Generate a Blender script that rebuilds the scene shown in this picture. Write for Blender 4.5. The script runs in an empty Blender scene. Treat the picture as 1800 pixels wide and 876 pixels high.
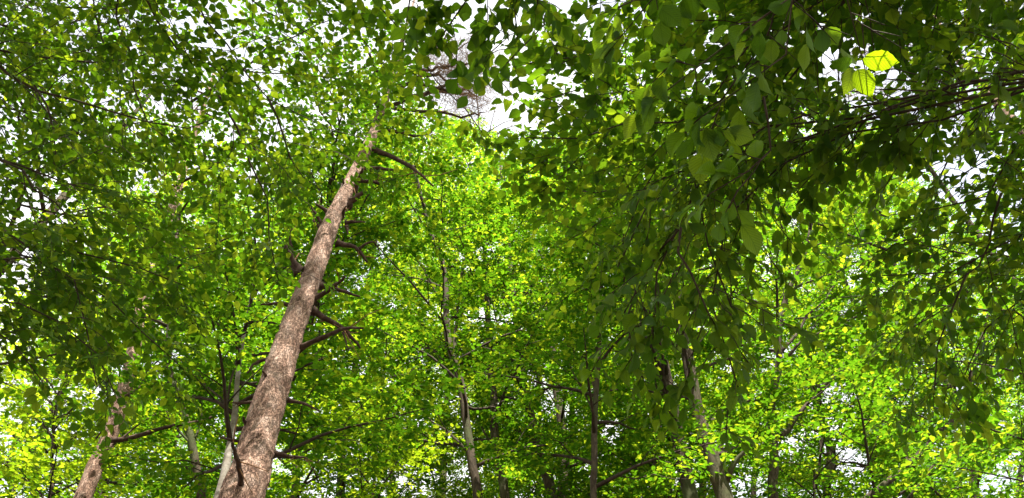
import bpy, math, random
import numpy as np
from mathutils import Vector, Matrix

rng = np.random.default_rng(11)
random.seed(11)
sc = bpy.context.scene
COL = sc.collection

# ------------------------------------------------------------------ camera, sky, sun, exposure
PW, PH, F = 1800.0, 876.0, 1413.0
PITCH = math.radians(48)
CAM = np.array([0.0, 0.0, 1.6])
cam = bpy.data.objects.new('camera', bpy.data.cameras.new('camera'))
COL.objects.link(cam)
cam.location = CAM
cam.rotation_euler = (math.radians(90) + PITCH, 0, 0)
cam.data.sensor_width = 36
cam.data.lens = 36 * F / PW
cam.data.clip_end = 5000
cam.data.clip_start = 0.05
sc.camera = cam

SUN_EL, SUN_AZ = math.radians(67), math.radians(160)
to_sun = Vector((math.sin(SUN_AZ) * math.cos(SUN_EL), math.cos(SUN_AZ) * math.cos(SUN_EL), math.sin(SUN_EL)))
w = bpy.data.worlds.new('World')
sc.world = w
w.use_nodes = True
nt = w.node_tree
bg = nt.nodes['Background']
sky = nt.nodes.new('ShaderNodeTexSky')
sky.sky_type = 'NISHITA'
sky.sun_disc = False
sky.sun_elevation = SUN_EL
sky.sun_rotation = SUN_AZ
sky.dust_density = 2.5
# thin bright cloud veil over the blue, the same all round
tcw = nt.nodes.new('ShaderNodeTexCoord'); cn = nt.nodes.new('ShaderNodeTexNoise')
cn.inputs['Scale'].default_value = 3.0; cn.inputs['Detail'].default_value = 7
nt.links.new(tcw.outputs['Generated'], cn.inputs[0])
cv = nt.nodes.new('ShaderNodeMapRange'); cv.inputs[1].default_value = .36; cv.inputs[2].default_value = .56; cv.inputs[3].default_value = .6; cv.inputs[4].default_value = 1
nt.links.new(cn.outputs[0], cv.inputs[0])
cm = nt.nodes.new('ShaderNodeMixRGB'); cm.inputs[2].default_value = (4.3, 4.3, 4.3, 1)
nt.links.new(cv.outputs[0], cm.inputs[0]); nt.links.new(sky.outputs[0], cm.inputs[1])
nt.links.new(cm.outputs[0], bg.inputs[0])
bg.inputs[1].default_value = 0.14
sun = bpy.data.objects.new('sun', bpy.data.lights.new('sun', 'SUN'))
COL.objects.link(sun)
sun.data.energy = 5.0
sun.data.angle = math.radians(0.5)
sun.data.color = (1.0, 0.95, 0.86)
sun.rotation_euler = (-to_sun).to_track_quat('-Z', 'Y').to_euler()
sc.view_settings.view_transform = 'Standard'
sc.view_settings.look = 'None'
sc.view_settings.exposure = 1.6
sc.view_settings.gamma = 1
cy = sc.cycles
cy.max_bounces = 10
cy.diffuse_bounces = 3
cy.transmission_bounces = 8
cy.glossy_bounces = 2

# ------------------------------------------------------------------ projection helpers
cP, sP = math.cos(PITCH), math.sin(PITCH)
FWD = np.array([0, cP, sP]); UP = np.array([0, -sP, cP]); RT = np.array([1.0, 0, 0])

def ray(px, py):
    return FWD + RT * ((px - PW / 2) / F) + UP * ((PH / 2 - py) / F)

def P(px, py, d):
    return CAM + ray(px, py) * d

def PY(px, py, Y):
    r = ray(px, py)
    return CAM + r * (Y / r[1])

def proj(p):
    q = p - CAM
    d = q @ FWD
    dd = np.where(d > 0.05, d, 1e9)
    px = PW / 2 + F * q[:, 0] / dd
    py = PH / 2 - F * (q @ UP) / dd
    return np.where(d > .05, px, -9999), py, d

def nrm(v):
    return v / np.maximum(np.linalg.norm(v, axis=-1, keepdims=True), 1e-9)

# ------------------------------------------------------------------ materials
def new_mat(name):
    m = bpy.data.materials.new(name)
    m.use_nodes = True
    m.node_tree.nodes.clear()
    n = m.node_tree.nodes
    out = n.new('ShaderNodeOutputMaterial')
    return m, n, m.node_tree.links, out

def ramp(n, stops):
    r = n.new('ShaderNodeValToRGB')
    e = r.color_ramp.elements
    e[0].position, e[0].color = stops[0][0], (*stops[0][1], 1)
    e[1].position, e[1].color = stops[-1][0], (*stops[-1][1], 1)
    for p, c in stops[1:-1]:
        x = e.new(p); x.color = (*c, 1)
    return r

def math_node(n, l, op, a, b=None):
    x = n.new('ShaderNodeMath'); x.operation = op
    for i, v in enumerate((a, b)):
        if v is None: continue
        if isinstance(v, (int, float)): x.inputs[i].default_value = v
        else: l.new(v, x.inputs[i])
    return x.outputs[0]

def leaf_mat(name, refl, trans, veins=False, tmix=.5, rough=.5):
    """refl / trans: three colours each, blended by a random value per leaf"""
    m, n, l, out = new_mat(name)
    geo = n.new('ShaderNodeNewGeometry'); oi = n.new('ShaderNodeObjectInfo')
    r = math_node(n, l, 'FRACT', math_node(n, l, 'ADD', geo.outputs['Random Per Island'], oi.outputs['Random']))
    cr = ramp(n, list(zip((0, .55, 1), refl))); ct = ramp(n, list(zip((0, .6, 1), trans)))
    l.new(r, cr.inputs[0]); l.new(r, ct.inputs[0])
    bs = n.new('ShaderNodeBsdfPrincipled'); tr = n.new('ShaderNodeBsdfTranslucent')
    bs.inputs['Roughness'].default_value = rough
    bs.inputs['Specular IOR Level'].default_value = .14
    l.new(cr.outputs[0], bs.inputs['Base Color'])
    tcol = ct.outputs[0]
    if veins:
        uv = n.new('ShaderNodeUVMap')
        sx = n.new('ShaderNodeSeparateXYZ'); l.new(uv.outputs[0], sx.inputs[0])
        au = math_node(n, l, 'ABSOLUTE', math_node(n, l, 'SUBTRACT', sx.outputs[0], .5))
        ph = math_node(n, l, 'MULTIPLY', math_node(n, l, 'SUBTRACT', sx.outputs[1], math_node(n, l, 'MULTIPLY', au, .75)), 62.0)
        v = math_node(n, l, 'POWER', math_node(n, l, 'ADD', math_node(n, l, 'MULTIPLY', math_node(n, l, 'SINE', ph), .5), .5), 7.0)
        mid = math_node(n, l, 'LESS_THAN', au, .022)
        v = math_node(n, l, 'MAXIMUM', v, mid)
        mx = n.new('ShaderNodeMixRGB'); l.new(math_node(n, l, 'MULTIPLY', v, .45), mx.inputs[0])
        l.new(tcol, mx.inputs[1]); mx.inputs[2].default_value = (*[c * .45 for c in trans[1]], 1)
        tcol = mx.outputs[0]
        bp = n.new('ShaderNodeBump'); bp.inputs['Strength'].default_value = .35; bp.inputs['Distance'].default_value = .002
        l.new(v, bp.inputs['Height']); l.new(bp.outputs[0], bs.inputs['Normal']); l.new(bp.outputs[0], tr.inputs['Normal'])
    l.new(tcol, tr.inputs['Color'])
    mix = n.new('ShaderNodeMixShader'); mix.inputs[0].default_value = tmix
    l.new(bs.outputs[0], mix.inputs[1]); l.new(tr.outputs[0], mix.inputs[2]); l.new(mix.outputs[0], out.inputs[0])
    return m

def bark_mat(name, dark, mid, light, scale, moss=None, cracks=0.5, stretch=.35, bump=.6, wobble=.1, width=.07):
    m, n, l, out = new_mat(name)
    tc = n.new('ShaderNodeTexCoord'); mp = n.new('ShaderNodeMapping')
    mp.inputs['Scale'].default_value = (1, 1, stretch)
    l.new(tc.outputs['Object'], mp.inputs[0])
    no = n.new('ShaderNodeTexNoise'); no.inputs['Scale'].default_value = scale; no.inputs['Detail'].default_value = 6; no.inputs['Roughness'].default_value = .65
    l.new(mp.outputs[0], no.inputs[0])
    wob = n.new('ShaderNodeMixRGB'); wob.blend_type = 'LINEAR_LIGHT'; wob.inputs[0].default_value = wobble
    l.new(mp.outputs[0], wob.inputs[1]); l.new(no.outputs['Color'], wob.inputs[2])
    vo = n.new('ShaderNodeTexVoronoi'); vo.feature = 'DISTANCE_TO_EDGE'; vo.inputs['Scale'].default_value = scale * 1.5
    l.new(wob.outputs[0], vo.inputs['Vector'])
    cr = ramp(n, [(.3, dark), (.5, mid), (.72, light)]); l.new(no.outputs[0], cr.inputs[0])
    ck = n.new('ShaderNodeMapRange'); ck.inputs[1].default_value = 0; ck.inputs[2].default_value = width
    ck.inputs[3].default_value = 1 - cracks; ck.inputs[4].default_value = 1
    l.new(vo.outputs['Distance'], ck.inputs[0])
    mul = n.new('ShaderNodeMixRGB'); mul.blend_type = 'MULTIPLY'; mul.inputs[0].default_value = 1
    l.new(cr.outputs[0], mul.inputs[1]); l.new(ck.outputs[0], mul.inputs[2])
    col = mul.outputs[0]
    if moss:
        n2 = n.new('ShaderNodeTexNoise'); n2.inputs['Scale'].default_value = 2.2; n2.inputs['Detail'].default_value = 5
        l.new(tc.outputs['Object'], n2.inputs[0])
        rr = ramp(n, [(.5, (0, 0, 0)), (.66, (1, 1, 1))]); l.new(n2.outputs[0], rr.inputs[0])
        mm = n.new('ShaderNodeMixRGB'); l.new(rr.outputs[0], mm.inputs[0]); l.new(col, mm.inputs[1]); mm.inputs[2].default_value = (*moss, 1)
        col = mm.outputs[0]
    bs = n.new('ShaderNodeBsdfPrincipled'); bs.inputs['Roughness'].default_value = .85; bs.inputs['Specular IOR Level'].default_value = .2
    l.new(col, bs.inputs['Base Color'])
    ad = math_node(n, l, 'ADD', math_node(n, l, 'MULTIPLY', ck.outputs[0], .6), no.outputs[0])
    bp = n.new('ShaderNodeBump'); bp.inputs['Strength'].default_value = bump; bp.inputs['Distance'].default_value = .02
    l.new(ad, bp.inputs['Height']); l.new(bp.outputs[0], bs.inputs['Normal']); l.new(bs.outputs[0], out.inputs[0])
    return m

M = {}
M['leaf_near'] = leaf_mat('broad_leaf', [(.026, .068, .010), (.034, .084, .012), (.06, .115, .018)], [(.15, .31, .008), (.22, .38, .01), (.36, .5, .015)], veins=True)
M['leaf_mid'] = leaf_mat('canopy_leaf', [(.022, .07, .010), (.032, .09, .012), (.065, .13, .018)], [(.12, .27, .006), (.2, .37, .008), (.52, .65, .02)], veins=True)
M['leaf_far'] = leaf_mat('crown_leaf', [(.018, .075, .010), (.026, .095, .012), (.06, .14, .016)], [(.13, .31, .006), (.16, .38, .008), (.58, .70, .02)])
M['leaf_young'] = leaf_mat('sunlit_broad_leaf', [(.06, .12, .014), (.07, .13, .014), (.09, .15, .02)], [(.4, .6, .006), (.43, .63, .008), (.47, .66, .012)], veins=True, tmix=.6)  # same leaf in sun: the sunlight is put into a brighter, yellower colour
M['leaf_sunlit_far'] = leaf_mat('sunlit_crown_leaf', [(.05, .11, .012), (.065, .13, .014), (.09, .16, .018)], [(.24, .42, .008), (.42, .6, .01), (.66, .76, .03)], tmix=.56)  # crown leaf with the glow of full sun painted into a paler colour
M['pine_bark'] = bark_mat('pine_bark', (.2, .105, .07), (.46, .29, .21), (.70, .52, .42), 13, cracks=.62, stretch=.5, bump=1, wobble=.2, width=.13)
M['beech_bark'] = bark_mat('beech_bark', (.042, .029, .018), (.08, .057, .036), (.14, .107, .072), 9, moss=(.07, .08, .03), cracks=.45, stretch=.3, bump=.6, width=.14)
M['pale_bark'] = bark_mat('pale_bark', (.18, .15, .11), (.32, .28, .23), (.45, .41, .35), 7, moss=(.14, .13, .07), cracks=.2, stretch=1.5, bump=.3)
M['twig'] = bark_mat('twig_bark', (.035, .024, .016), (.06, .043, .03), (.1, .075, .055), 20, cracks=.2, bump=.3)
M['dry_twig'] = bark_mat('dry_twig_bark', (.15, .075, .03), (.24, .125, .055), (.34, .19, .1), 20, cracks=.2, bump=.3)
M['dead_twig'] = bark_mat('dead_twig_bark', (.04, .024, .016), (.08, .048, .034), (.15, .1, .075), 20, cracks=.3, bump=.4)

# ------------------------------------------------------------------ mesh helpers
def build_mesh(name, V, faces, mat, uv=None, smooth=True):
    """faces: int array (m,3) or (m,4)"""
    me = bpy.data.meshes.new(name)
    V = np.asarray(V, np.float32); faces = np.asarray(faces, np.int32)
    m, k = faces.shape
    me.vertices.add(len(V)); me.vertices.foreach_set('co', V.ravel())
    me.loops.add(m * k); me.loops.foreach_set('vertex_index', faces.ravel())
    me.polygons.add(m)
    me.polygons.foreach_set('loop_start', np.arange(0, m * k, k, dtype=np.int32))
    me.polygons.foreach_set('loop_total', np.full(m, k, np.int32))
    me.polygons.foreach_set('use_smooth', np.full(m, smooth))
    if uv is not None:
        lay = me.uv_layers.new(name='UVMap')
        lay.data.foreach_set('uv', np.asarray(uv, np.float32)[faces.ravel()].ravel())
    me.update(calc_edges=True)
    me.materials.append(mat)
    return me

def link(name, me, parent=None, **props):
    o = bpy.data.objects.new(name, me)
    COL.objects.link(o)
    if parent: o.parent = parent
    for k, v in props.items(): o[k] = v
    return o

def catmull(pts, n):
    p = np.asarray(pts, float)
    if len(p) == 2:
        t = np.linspace(0, 1, n)[:, None]
        return p[0] * (1 - t) + p[1] * t
    q = np.vstack([2 * p[0] - p[1], p, 2 * p[-1] - p[-2]])
    seg = np.linalg.norm(np.diff(p, axis=0), axis=1); cum = np.concatenate([[0], np.cumsum(seg)])
    s = np.linspace(0, cum[-1], n)
    i = np.clip(np.searchsorted(cum, s, 'right') - 1, 0, len(p) - 2)
    t = ((s - cum[i]) / np.maximum(seg[i], 1e-9))[:, None]
    a, b, c, d = q[i], q[i + 1], q[i + 2], q[i + 3]
    return .5 * (2 * b + (c - a) * t + (2 * a - 5 * b + 4 * c - d) * t ** 2 + (3 * b - a - 3 * c + d) * t ** 3)

def tube(pts, rad, sides, rough=0.0):
    """swept tube with closed tip; returns verts, quads"""
    pts = np.asarray(pts, float); n = len(pts)
    T = nrm(np.gradient(pts, axis=0))
    ref = np.array([0, 0, 1.0]) if abs(T[:, 2]).mean() < .8 else np.array([0, 1.0, 0])
    X = nrm(np.cross(np.tile(ref, (n, 1)), T)); Y = np.cross(T, X)
    a = np.arange(sides) * 2 * math.pi / sides
    rad = np.asarray(rad, float)[:, None]
    r = np.repeat(rad, sides, 1)
    if rough: r = r * (1 + rough * (rng.random((n, sides)) - .5))
    V = pts[:, None, :] + r[..., None] * (np.cos(a)[None, :, None] * X[:, None] + np.sin(a)[None, :, None] * Y[:, None])
    V = V.reshape(-1, 3)
    i = np.arange(n - 1)[:, None] * sides; j = np.arange(sides)[None]; j2 = (j + 1) % sides
    Q = np.stack([i + j, i + j2, i + sides + j2, i + sides + j], -1).reshape(-1, 4)
    caps = []
    for base, rev in ((0, True), ((n - 1) * sides, False)):
        c = len(V); V = np.vstack([V, pts[0 if rev else -1] + (T[-1] * rad[-1] * .4 if not rev else 0)])
        for q in range(0, sides):
            u, v = base + q, base + (q + 1) % sides
            caps.append([c, v, u, u] if rev else [c, u, v, v])
    # caps as degenerate-free quads: use triangles folded into quads via the centre
    return V, Q, [(f[0], f[1], f[2]) for f in caps]

class Wood:
    def __init__(s): s.V = []; s.F = []; s.n = 0
    def add(s, pts, rad, sides, rough=0.0):
        V, Q, C = tube(pts, rad, sides, rough)
        tri = np.vstack([Q[:, [0, 1, 2]], Q[:, [0, 2, 3]], np.array(C, int)])
        s.V.append(V); s.F.append(tri + s.n); s.n += len(V)
    def add_thin(s, A, Bp, r0, r1, mid=None):
        """many three-sided twigs at once from A to Bp (n,3)"""
        A = np.asarray(A); Bp = np.asarray(Bp); n = len(A)
        if n == 0: return
        D = nrm(Bp - A); ref = np.where(abs(D[:, 2:3]) < .8, [[0, 0, 1.0]], [[0, 1.0, 0]])
        X = nrm(np.cross(ref, D)); Y = np.cross(D, X)
        rings = []
        rows = [(A, r0), (Bp, r1)] if mid is None else [(A, r0), (mid, (np.asarray(r0) + r1) / 2), (Bp, r1)]
        for C, r in rows:
            r = np.broadcast_to(np.asarray(r, float), (n,))[:, None]
            for k in range(3):
                a = k * 2 * math.pi / 3
                rings.append(C + r * (math.cos(a) * X + math.sin(a) * Y))
        V = np.stack(rings, 1); m = V.shape[1]
        f = []
        for g in range(len(rows) - 1):
            for k in range(3):
                a, b = g * 3 + k, g * 3 + (k + 1) % 3
                f += [(a, b, b + 3), (a, b + 3, a + 3)]
        f.append((m - 3, m - 2, m - 1))
        Fa = (np.array(f)[None] + (np.arange(n) * m)[:, None, None]).reshape(-1, 3)
        s.V.append(V.reshape(-1, 3)); s.F.append(Fa + s.n); s.n += n * m
    def mesh(s, name, mat):
        return build_mesh(name, np.vstack(s.V), np.vstack(s.F), mat)

# ------------------------------------------------------------------ leaf templates: x across, y along, z normal; unit length
def leaf_template(nseg, teeth=False, width=.31, curl=.12, fold=.10, seed=0):
    r = random.Random(seed)
    ts = np.linspace(0, 1, nseg + 1)
    V = []; uv = []; F = []
    bend = r.uniform(-.04, .04)
    def half(t):
        return width * (math.sin(math.pi * t ** .9) ** (.62 + .62 * t)) * (1.03 - .1 * t) if 0 < t < 1 else 0
    rows = []
    for i, t in enumerate(ts):
        y = .07 + .93 * t
        z0 = -curl * (t - .35) ** 2 * 1.6
        x0 = bend * math.sin(t * 3.1)
        h = half(t)
        if teeth and 0 < i < nseg: h *= 1 + (.05 if i % 2 else -.03)
        row = []
        if h > 0:
            wv = .02 * math.sin(t * 9 + seed)
            for x, u in ((-h, 0), (0, .5), (h, 1)):
                row.append(len(V)); V.append((x0 + x, y, z0 + abs(x) * fold * 2 + (wv if x > 0 else -wv if x < 0 else 0)))
                uv.append((.5 + (x / (2 * width)), t))
        else:
            row.append(len(V)); V.append((x0, y, z0)); uv.append((.5, t))
        rows.append(row)
    for a, b in zip(rows[:-1], rows[1:]):
        if len(a) == 1 and len(b) == 3: F += [(a[0], b[1], b[0]), (a[0], b[2], b[1])]
        elif len(b) == 1: F += [(a[0], a[1], b[0]), (a[1], a[2], b[0])]
        else:
            for k in (0, 1): F += [(a[k], a[k + 1], b[k + 1]), (a[k], b[k + 1], b[k])]
    # short stalk
    b0 = len(V); V += [(-.012, -.03, 0), (.012, -.03, 0), (0, .09, 0)]; uv += [(.5, 0)] * 3; F += [(b0, b0 + 1, b0 + 2)]
    return np.array(V), np.array(F), np.array(uv)

def far_template(kind):
    if kind == 0:
        V = np.array([(0, 0, 0), (-.27, .3, .07), (-.24, .65, .05), (0, 1, -.06), (.24, .65, .05), (.27, .3, .07)])
        F = np.array([(0, 3, 1), (1, 3, 2), (0, 5, 3), (5, 4, 3)])
        return V, F, V[:, :2] + [.5, 0]
    V = np.array([(0, 0, 0), (-.3, .45, .08), (0, 1, -.05), (.3, .45, .08)])
    F = np.array([(0, 2, 1), (0, 3, 2)])
    return V, F, V[:, :2] + [.5, 0]

LODS = {
    'near': [leaf_template(12, True, .275 + .015 * k, .10 + .08 * k, .08 + .05 * k, k) for k in range(4)],
    'mid': [leaf_template(4, False, .30 + .015 * k, .08 + .08 * k, .08 + .06 * k, k) for k in range(4)],
    'far': [far_template(0)], 'coarse': [far_template(1)]}
_shared = {}

def shared_leaf(lod, k, mat):
    key = (lod, k, mat.name)
    if key not in _shared:
        V, Fc, uv = LODS[lod][k]
        _shared[key] = build_mesh('leaf', V, Fc, mat, uv)
    return _shared[key]

# sky gaps of the photograph, where crowns stay open: centre, radii, share removed
GAPS = [(830, 172, 72, 44, 1), (905, 208, 52, 30, 1), (790, 115, 46, 46, .85), (1010, 30, 30, 25, .7), (905, 60, 50, 34, .35), (985, 140, 60, 50, .55),
        (30, 455, 38, 45, .9), (70, 345, 55, 40, .65), (135, 360, 30, 25, .6), (130, 75, 20, 26, .9), (165, 30, 45, 30, .45), (260, 320, 45, 30, .6),
        (175, 180, 25, 20, .6), (320, 45, 18, 18, .7), (560, 205, 25, 25, .6), (675, 435, 26, 20, .85), (655, 375, 30, 20, .5), (640, 480, 30, 30, .4),
        (210, 640, 28, 18, .85), (90, 690, 50, 30, .5), (20, 790, 30, 30, .5), (120, 790, 30, 20, .4),
        (1700, 285, 50, 45, .9), (1640, 310, 35, 25, .6), (1500, 130, 75, 60, .92), (1730, 120, 50, 60, .5), (1395, 215, 45, 40, .6), (1360, 100, 40, 30, .4),
        (1505, 470, 20, 40, .75), (1500, 545, 40, 28, .75), (1470, 690, 35, 22, .8), (1495, 810, 45, 28, .95), (1400, 390, 30, 30, .5), (1345, 640, 20, 20, .4),
        (1580, 690, 30, 25, .6), (1250, 790, 25, 20, .5), (1075, 760, 22, 28, .8), (960, 705, 14, 24, .8), (930, 660, 20, 20, .4), (1310, 855, 35, 22, .7), (1205, 845, 20, 20, .6),
        (610, 790, 50, 35, .5), (560, 850, 50, 30, .5), (760, 850, 45, 30, .4), (705, 830, 30, 25, .4), (620, 640, 30, 30, .5), (1480, 60, 60, 50, .5), (1670, 575, 16, 16, .9),
        (1720, 830, 60, 40, .25), (440, 330, 40, 30, .25), (430, 420, 40, 40, .3)]

_g = np.random.default_rng(5)
GAPS += [(_g.uniform(0, 460), _g.uniform(0, 720), _g.uniform(7, 17), _g.uniform(6, 15), .85) for _ in range(65)]
GAPS += [(_g.uniform(1080, 1800), _g.uniform(0, 876), _g.uniform(7, 17), _g.uniform(6, 15), .85) for _ in range(95)]
GAPS += [(_g.uniform(460, 1100), _g.uniform(380, 876), _g.uniform(7, 16), _g.uniform(7, 16), .7) for _ in range(22)]

def gap_keep(p, scale=1.0):
    px, py, d = proj(p)
    keep = np.ones(len(p), bool)
    for cx, cyy, rx, ry, s in GAPS:
        q = ((px - cx) / rx) ** 2 + ((py - cyy) / ry) ** 2
        keep &= ~((q < rng.uniform(.55, 1.25, len(p))) & (rng.random(len(p)) < s * scale))
    # open air round the two sunlit leaves at the end of the nearest twig
    keep &= ~((px > 1478) & (px < 1600) & (py > 84) & (py < 190) & (d < 3.4) & (rng.random(len(p)) < .95))
    # few leaves in front of the pine's bare trunk
    tx = np.interp(py, [262, 310, 355, 410, 480, 540, 610, 690, 770, 840], [645, 622, 600, 575, 550, 528, 503, 478, 455, 437])
    keep &= ~((px > tx - np.interp(py, [330, 350, 440, 470], [38, 62, 62, 40])) & (px < tx + 42) & (py > 265) & (py < 876) & (d < 8) & (rng.random(len(p)) < np.interp(py, [265, 330, 420], [0, .55, .97])))
    return keep

# openings in the crowns along the way of the sun to what it picks out in the photograph: point, radius, share
SUN = np.array(to_sun)
SU = nrm(np.cross(SUN, [0, 0, 1.0])); SV = np.cross(SUN, SU)
WIN = []

def sun_window(p, r, share=1.0, near=.25):
    WIN.append((np.array(p, float), r, share, near))

def sun_keep(p):
    keep = np.ones(len(p), bool)
    if not WIN: return keep
    a = p @ SU; b = p @ SV; c = p @ SUN
    for q, r, sh, near in WIN:
        hit = ((a - q @ SU) ** 2 + (b - q @ SV) ** 2 < r * r) & (c > q @ SUN + near)
        k = np.nonzero(hit)[0]
        keep[k[rng.random(len(k)) < sh]] = False
    return keep

for px_, py_, Y_, r_ in ((462, 838, 4.6, .13), (448, 868, 4.6, .15), (500, 640, 5.0, .17), (515, 608, 5.05, .14), (488, 740, 4.85, .07), (535, 560, 5.2, .08), (566, 468, 5.3, .10),
                         (552, 520, 5.25, .06), (600, 368, 5.55, .13), (612, 335, 5.6, .17), (624, 308, 5.65, .17), (645, 260, 5.8, .15), (470, 785, 4.7, .06), (588, 408, 5.45, .07)):
    sun_window(PY(px_, py_, Y_), r_, .97)
for px_, py_, Y_, r_ in ((160, 835, 7.6, .2), (400, 815, 6.5, .2), (388, 860, 6.5, .12), (1235, 735, 8.5, .15), (1262, 800, 8.5, .12), (1290, 740, 7.8, .5), (1385, 490, 7, .35), (1230, 620, 8, .6), (1150, 660, 8, .5), (1260, 690, 8.5, .5),
                         (850, 290, 11, 1.3), (800, 330, 11, 1.0), (930, 300, 11, 1.0), (700, 520, 9.5, .8), (650, 560, 9.5, .8), (60, 800, 10, 1.2), (200, 820, 10, .9), (320, 680, 7.5, .5), (700, 700, 10, .7), (935, 770, 13, 1.0), (1010, 830, 13, .9), (860, 800, 10, .7), (760, 800, 9.8, .7), (1130, 800, 10, .7), (1420, 800, 10, .8), (980, 640, 9.5, .7)):
    sun_window(PY(px_, py_, Y_), r_, .85)
# smaller breaks through which the sun reaches the near canopies
for px_, py_, d_, r_ in ((150, 130, 5.4, .3), (300, 140, 5.6, .35), (430, 90, 5.6, .35), (320, 35, 5.8, .3), (560, 185, 6, .4), (230, 265, 5.6, .3), (420, 225, 5.6, .35), (90, 250, 5.4, .25), (480, 480, 8, .6), (120, 560, 5, .2), (640, 120, 7, .5), (60, 60, 6, .3),
                         (1000, 70, 4.2, .25), (1085, 30, 4.2, .3), (960, 110, 4.2, .2), (1130, 240, 4.3, .2), (1340, 470, 5, .4), (1480, 320, 5, .35), (1560, 400, 7, .5), (1720, 420, 6, .4), (1640, 300, 5, .3), (1740, 90, 4.5, .25), (1600, 560, 8, .6), (1740, 620, 8, .6),
                         (1460, 560, 8, .6), (1690, 760, 8, .7), (1240, 200, 4.6, .25), (1520, 220, 4.8, .2)):
    sun_window(P(px_, py_, d_), r_, .8, .15)
STATS = []

class Tree:
    def __init__(s, name, label, base, leafmat='leaf_far', lod='far', bark='beech_bark', leaf=.08, group=None, category='tree', gap=1.0, K=6, twig='twig'):
        s.root = bpy.data.objects.new(name, None)
        s.root.location = base; s.root.empty_display_size = .3
        COL.objects.link(s.root)
        s.root['label'] = label; s.root['category'] = category
        if group: s.root['group'] = group
        s.base = np.array(base, float)
        s.leafmat, s.lod, s.bark, s.leaf, s.gap, s.K = M[leafmat], lod, M[bark], leaf, gap, K
        s.twigmat = M[twig]
        s.twigs = Wood(); s.sh = []
        s.axes = lod in ('near', 'mid')
    def wood_part(s, name, pts, rad, sides, mat=None, rough=.0, bumps=None):
        wd = Wood(); wd.add(np.asarray(pts) - s.base, rad, sides, rough)
        me = wd.mesh(name, mat or s.bark)
        return link(name, me, s.root)
    def shoots_along(s, pts, f0, sp, ln, droop=.15, tilt=.3, hang=0.0):
        """alternate leafy shoots along a branch polyline"""
        seg = np.linalg.norm(np.diff(pts, axis=0), axis=1); L = seg.sum()
        cum = np.concatenate([[0], np.cumsum(seg)])
        n = max(2, int(L * (1 - f0) / sp))
        t = L * (f0 + (1 - f0) * (np.arange(n) + rng.uniform(.1, .9, n)) / n)
        B = np.stack([np.interp(t, cum, pts[:, k]) for k in range(3)], 1)
        T = nrm(np.stack([np.interp(np.minimum(t + .05, L), cum, pts[:, k]) - np.interp(np.maximum(t - .05, 0), cum, pts[:, k]) for k in range(3)], 1))
        N = nrm(np.array([0, 0, 1.0]) + rng.normal(0, tilt, (n, 3)))
        S = nrm(np.cross(T, N))
        side = np.where(np.arange(n) % 2, 1, -1)[:, None]
        ang = rng.uniform(.6, 1.1, n)[:, None]
        D = nrm(T * np.cos(ang) + side * S * np.sin(ang) + rng.normal(0, .15, (n, 3)) + np.array([0, 0, -droop - hang]))
        ll = ln * rng.uniform(.6, 1.15, n) * (1.1 - .5 * (t / L))
        D = np.vstack([D, T[-1:]]); B = np.vstack([B, B[-1:]]); N = np.vstack([N, N[-1:]]); ll = np.append(ll, ln * .6)
        s.sh.append(np.hstack([B, D, N, ll[:, None], np.full((len(ll), 1), hang)]))
    def grow(s, pts, r0, r1, f0=.15, sec_sp=.22, sec_len=1.1, sh_sp=.1, sh_len=.32, droop=.12, tilt=.3, hang=0., part='limb', sides=7, mat=None, n=None, flat=True, leaves=True):
        L = np.linalg.norm(np.diff(np.asarray(pts), axis=0), axis=1).sum()
        n = n or max(6, int(L / .25))
        q = catmull(pts, n)
        q[1:-1] += rng.normal(0, .006 * min(L, 3), (n - 2, 3))
        tw = np.linspace(0, 1, n)[:, None]; env = np.minimum(tw * 4, 1)
        q = q + env * sum(rng.normal(0, .022 * L / k, 3) * np.sin(k * 3.1 * tw + rng.uniform(0, 6)) for k in (2, 3, 5))
        rad = r0 + (r1 - r0) * np.linspace(0, 1, n) ** .8
        if part: s.wood_part(part, q, rad, sides, mat)
        if not leaves: return q
        seg = np.linalg.norm(np.diff(q, axis=0), axis=1); cum = np.concatenate([[0], np.cumsum(seg)]); L = cum[-1]
        m = max(1, int(L * (1 - f0) / sec_sp))
        for k in range(m):
            f = f0 + (1 - f0) * (k + rng.uniform(.2, .8)) / m
            t = f * L
            b = np.array([np.interp(t, cum, q[:, a]) for a in range(3)])
            b2 = np.array([np.interp(min(t + .1, L), cum, q[:, a]) for a in range(3)]); b1 = np.array([np.interp(max(t - .1, 0), cum, q[:, a]) for a in range(3)])
            T = nrm(b2 - b1)
            if abs(T[2]) > .8:
                a = rng.uniform(0, 6.28); S = np.array([math.cos(a), math.sin(a), 0])
            else:
                S = nrm(np.cross(T, [0, 0, 1])) * (1 if k % 2 else -1)
            a = rng.uniform(.7, 1.15)
            d = nrm(T * math.cos(a) + S * math.sin(a) + rng.normal(0, .14, 3) + np.array([0, 0, .12]))
            ln = sec_len * rng.uniform(.55, 1.15) * (1.15 - .75 * f)
            tt = np.linspace(0, 1, 5)[:, None]
            bend = nrm(T) * .25
            sp_ = b + (d * tt + bend * tt ** 2) * ln + np.array([0, 0, -1]) * tt ** 2 * ln * (droop + hang * .6)
            sp_[1:-1] += rng.normal(0, .02 * ln, (3, 3))
            rb = np.interp(t, cum, rad) * .5
            s.twigs.add(sp_ - s.base, np.linspace(min(rb, .014), .0025, 5), 3)
            s.shoots_along(sp_, .12, sh_sp, sh_len, droop, tilt, hang)
        s.shoots_along(q, max(f0, .45), sh_sp * 1.4, sh_len, droop, tilt, hang)
        return q
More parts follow.
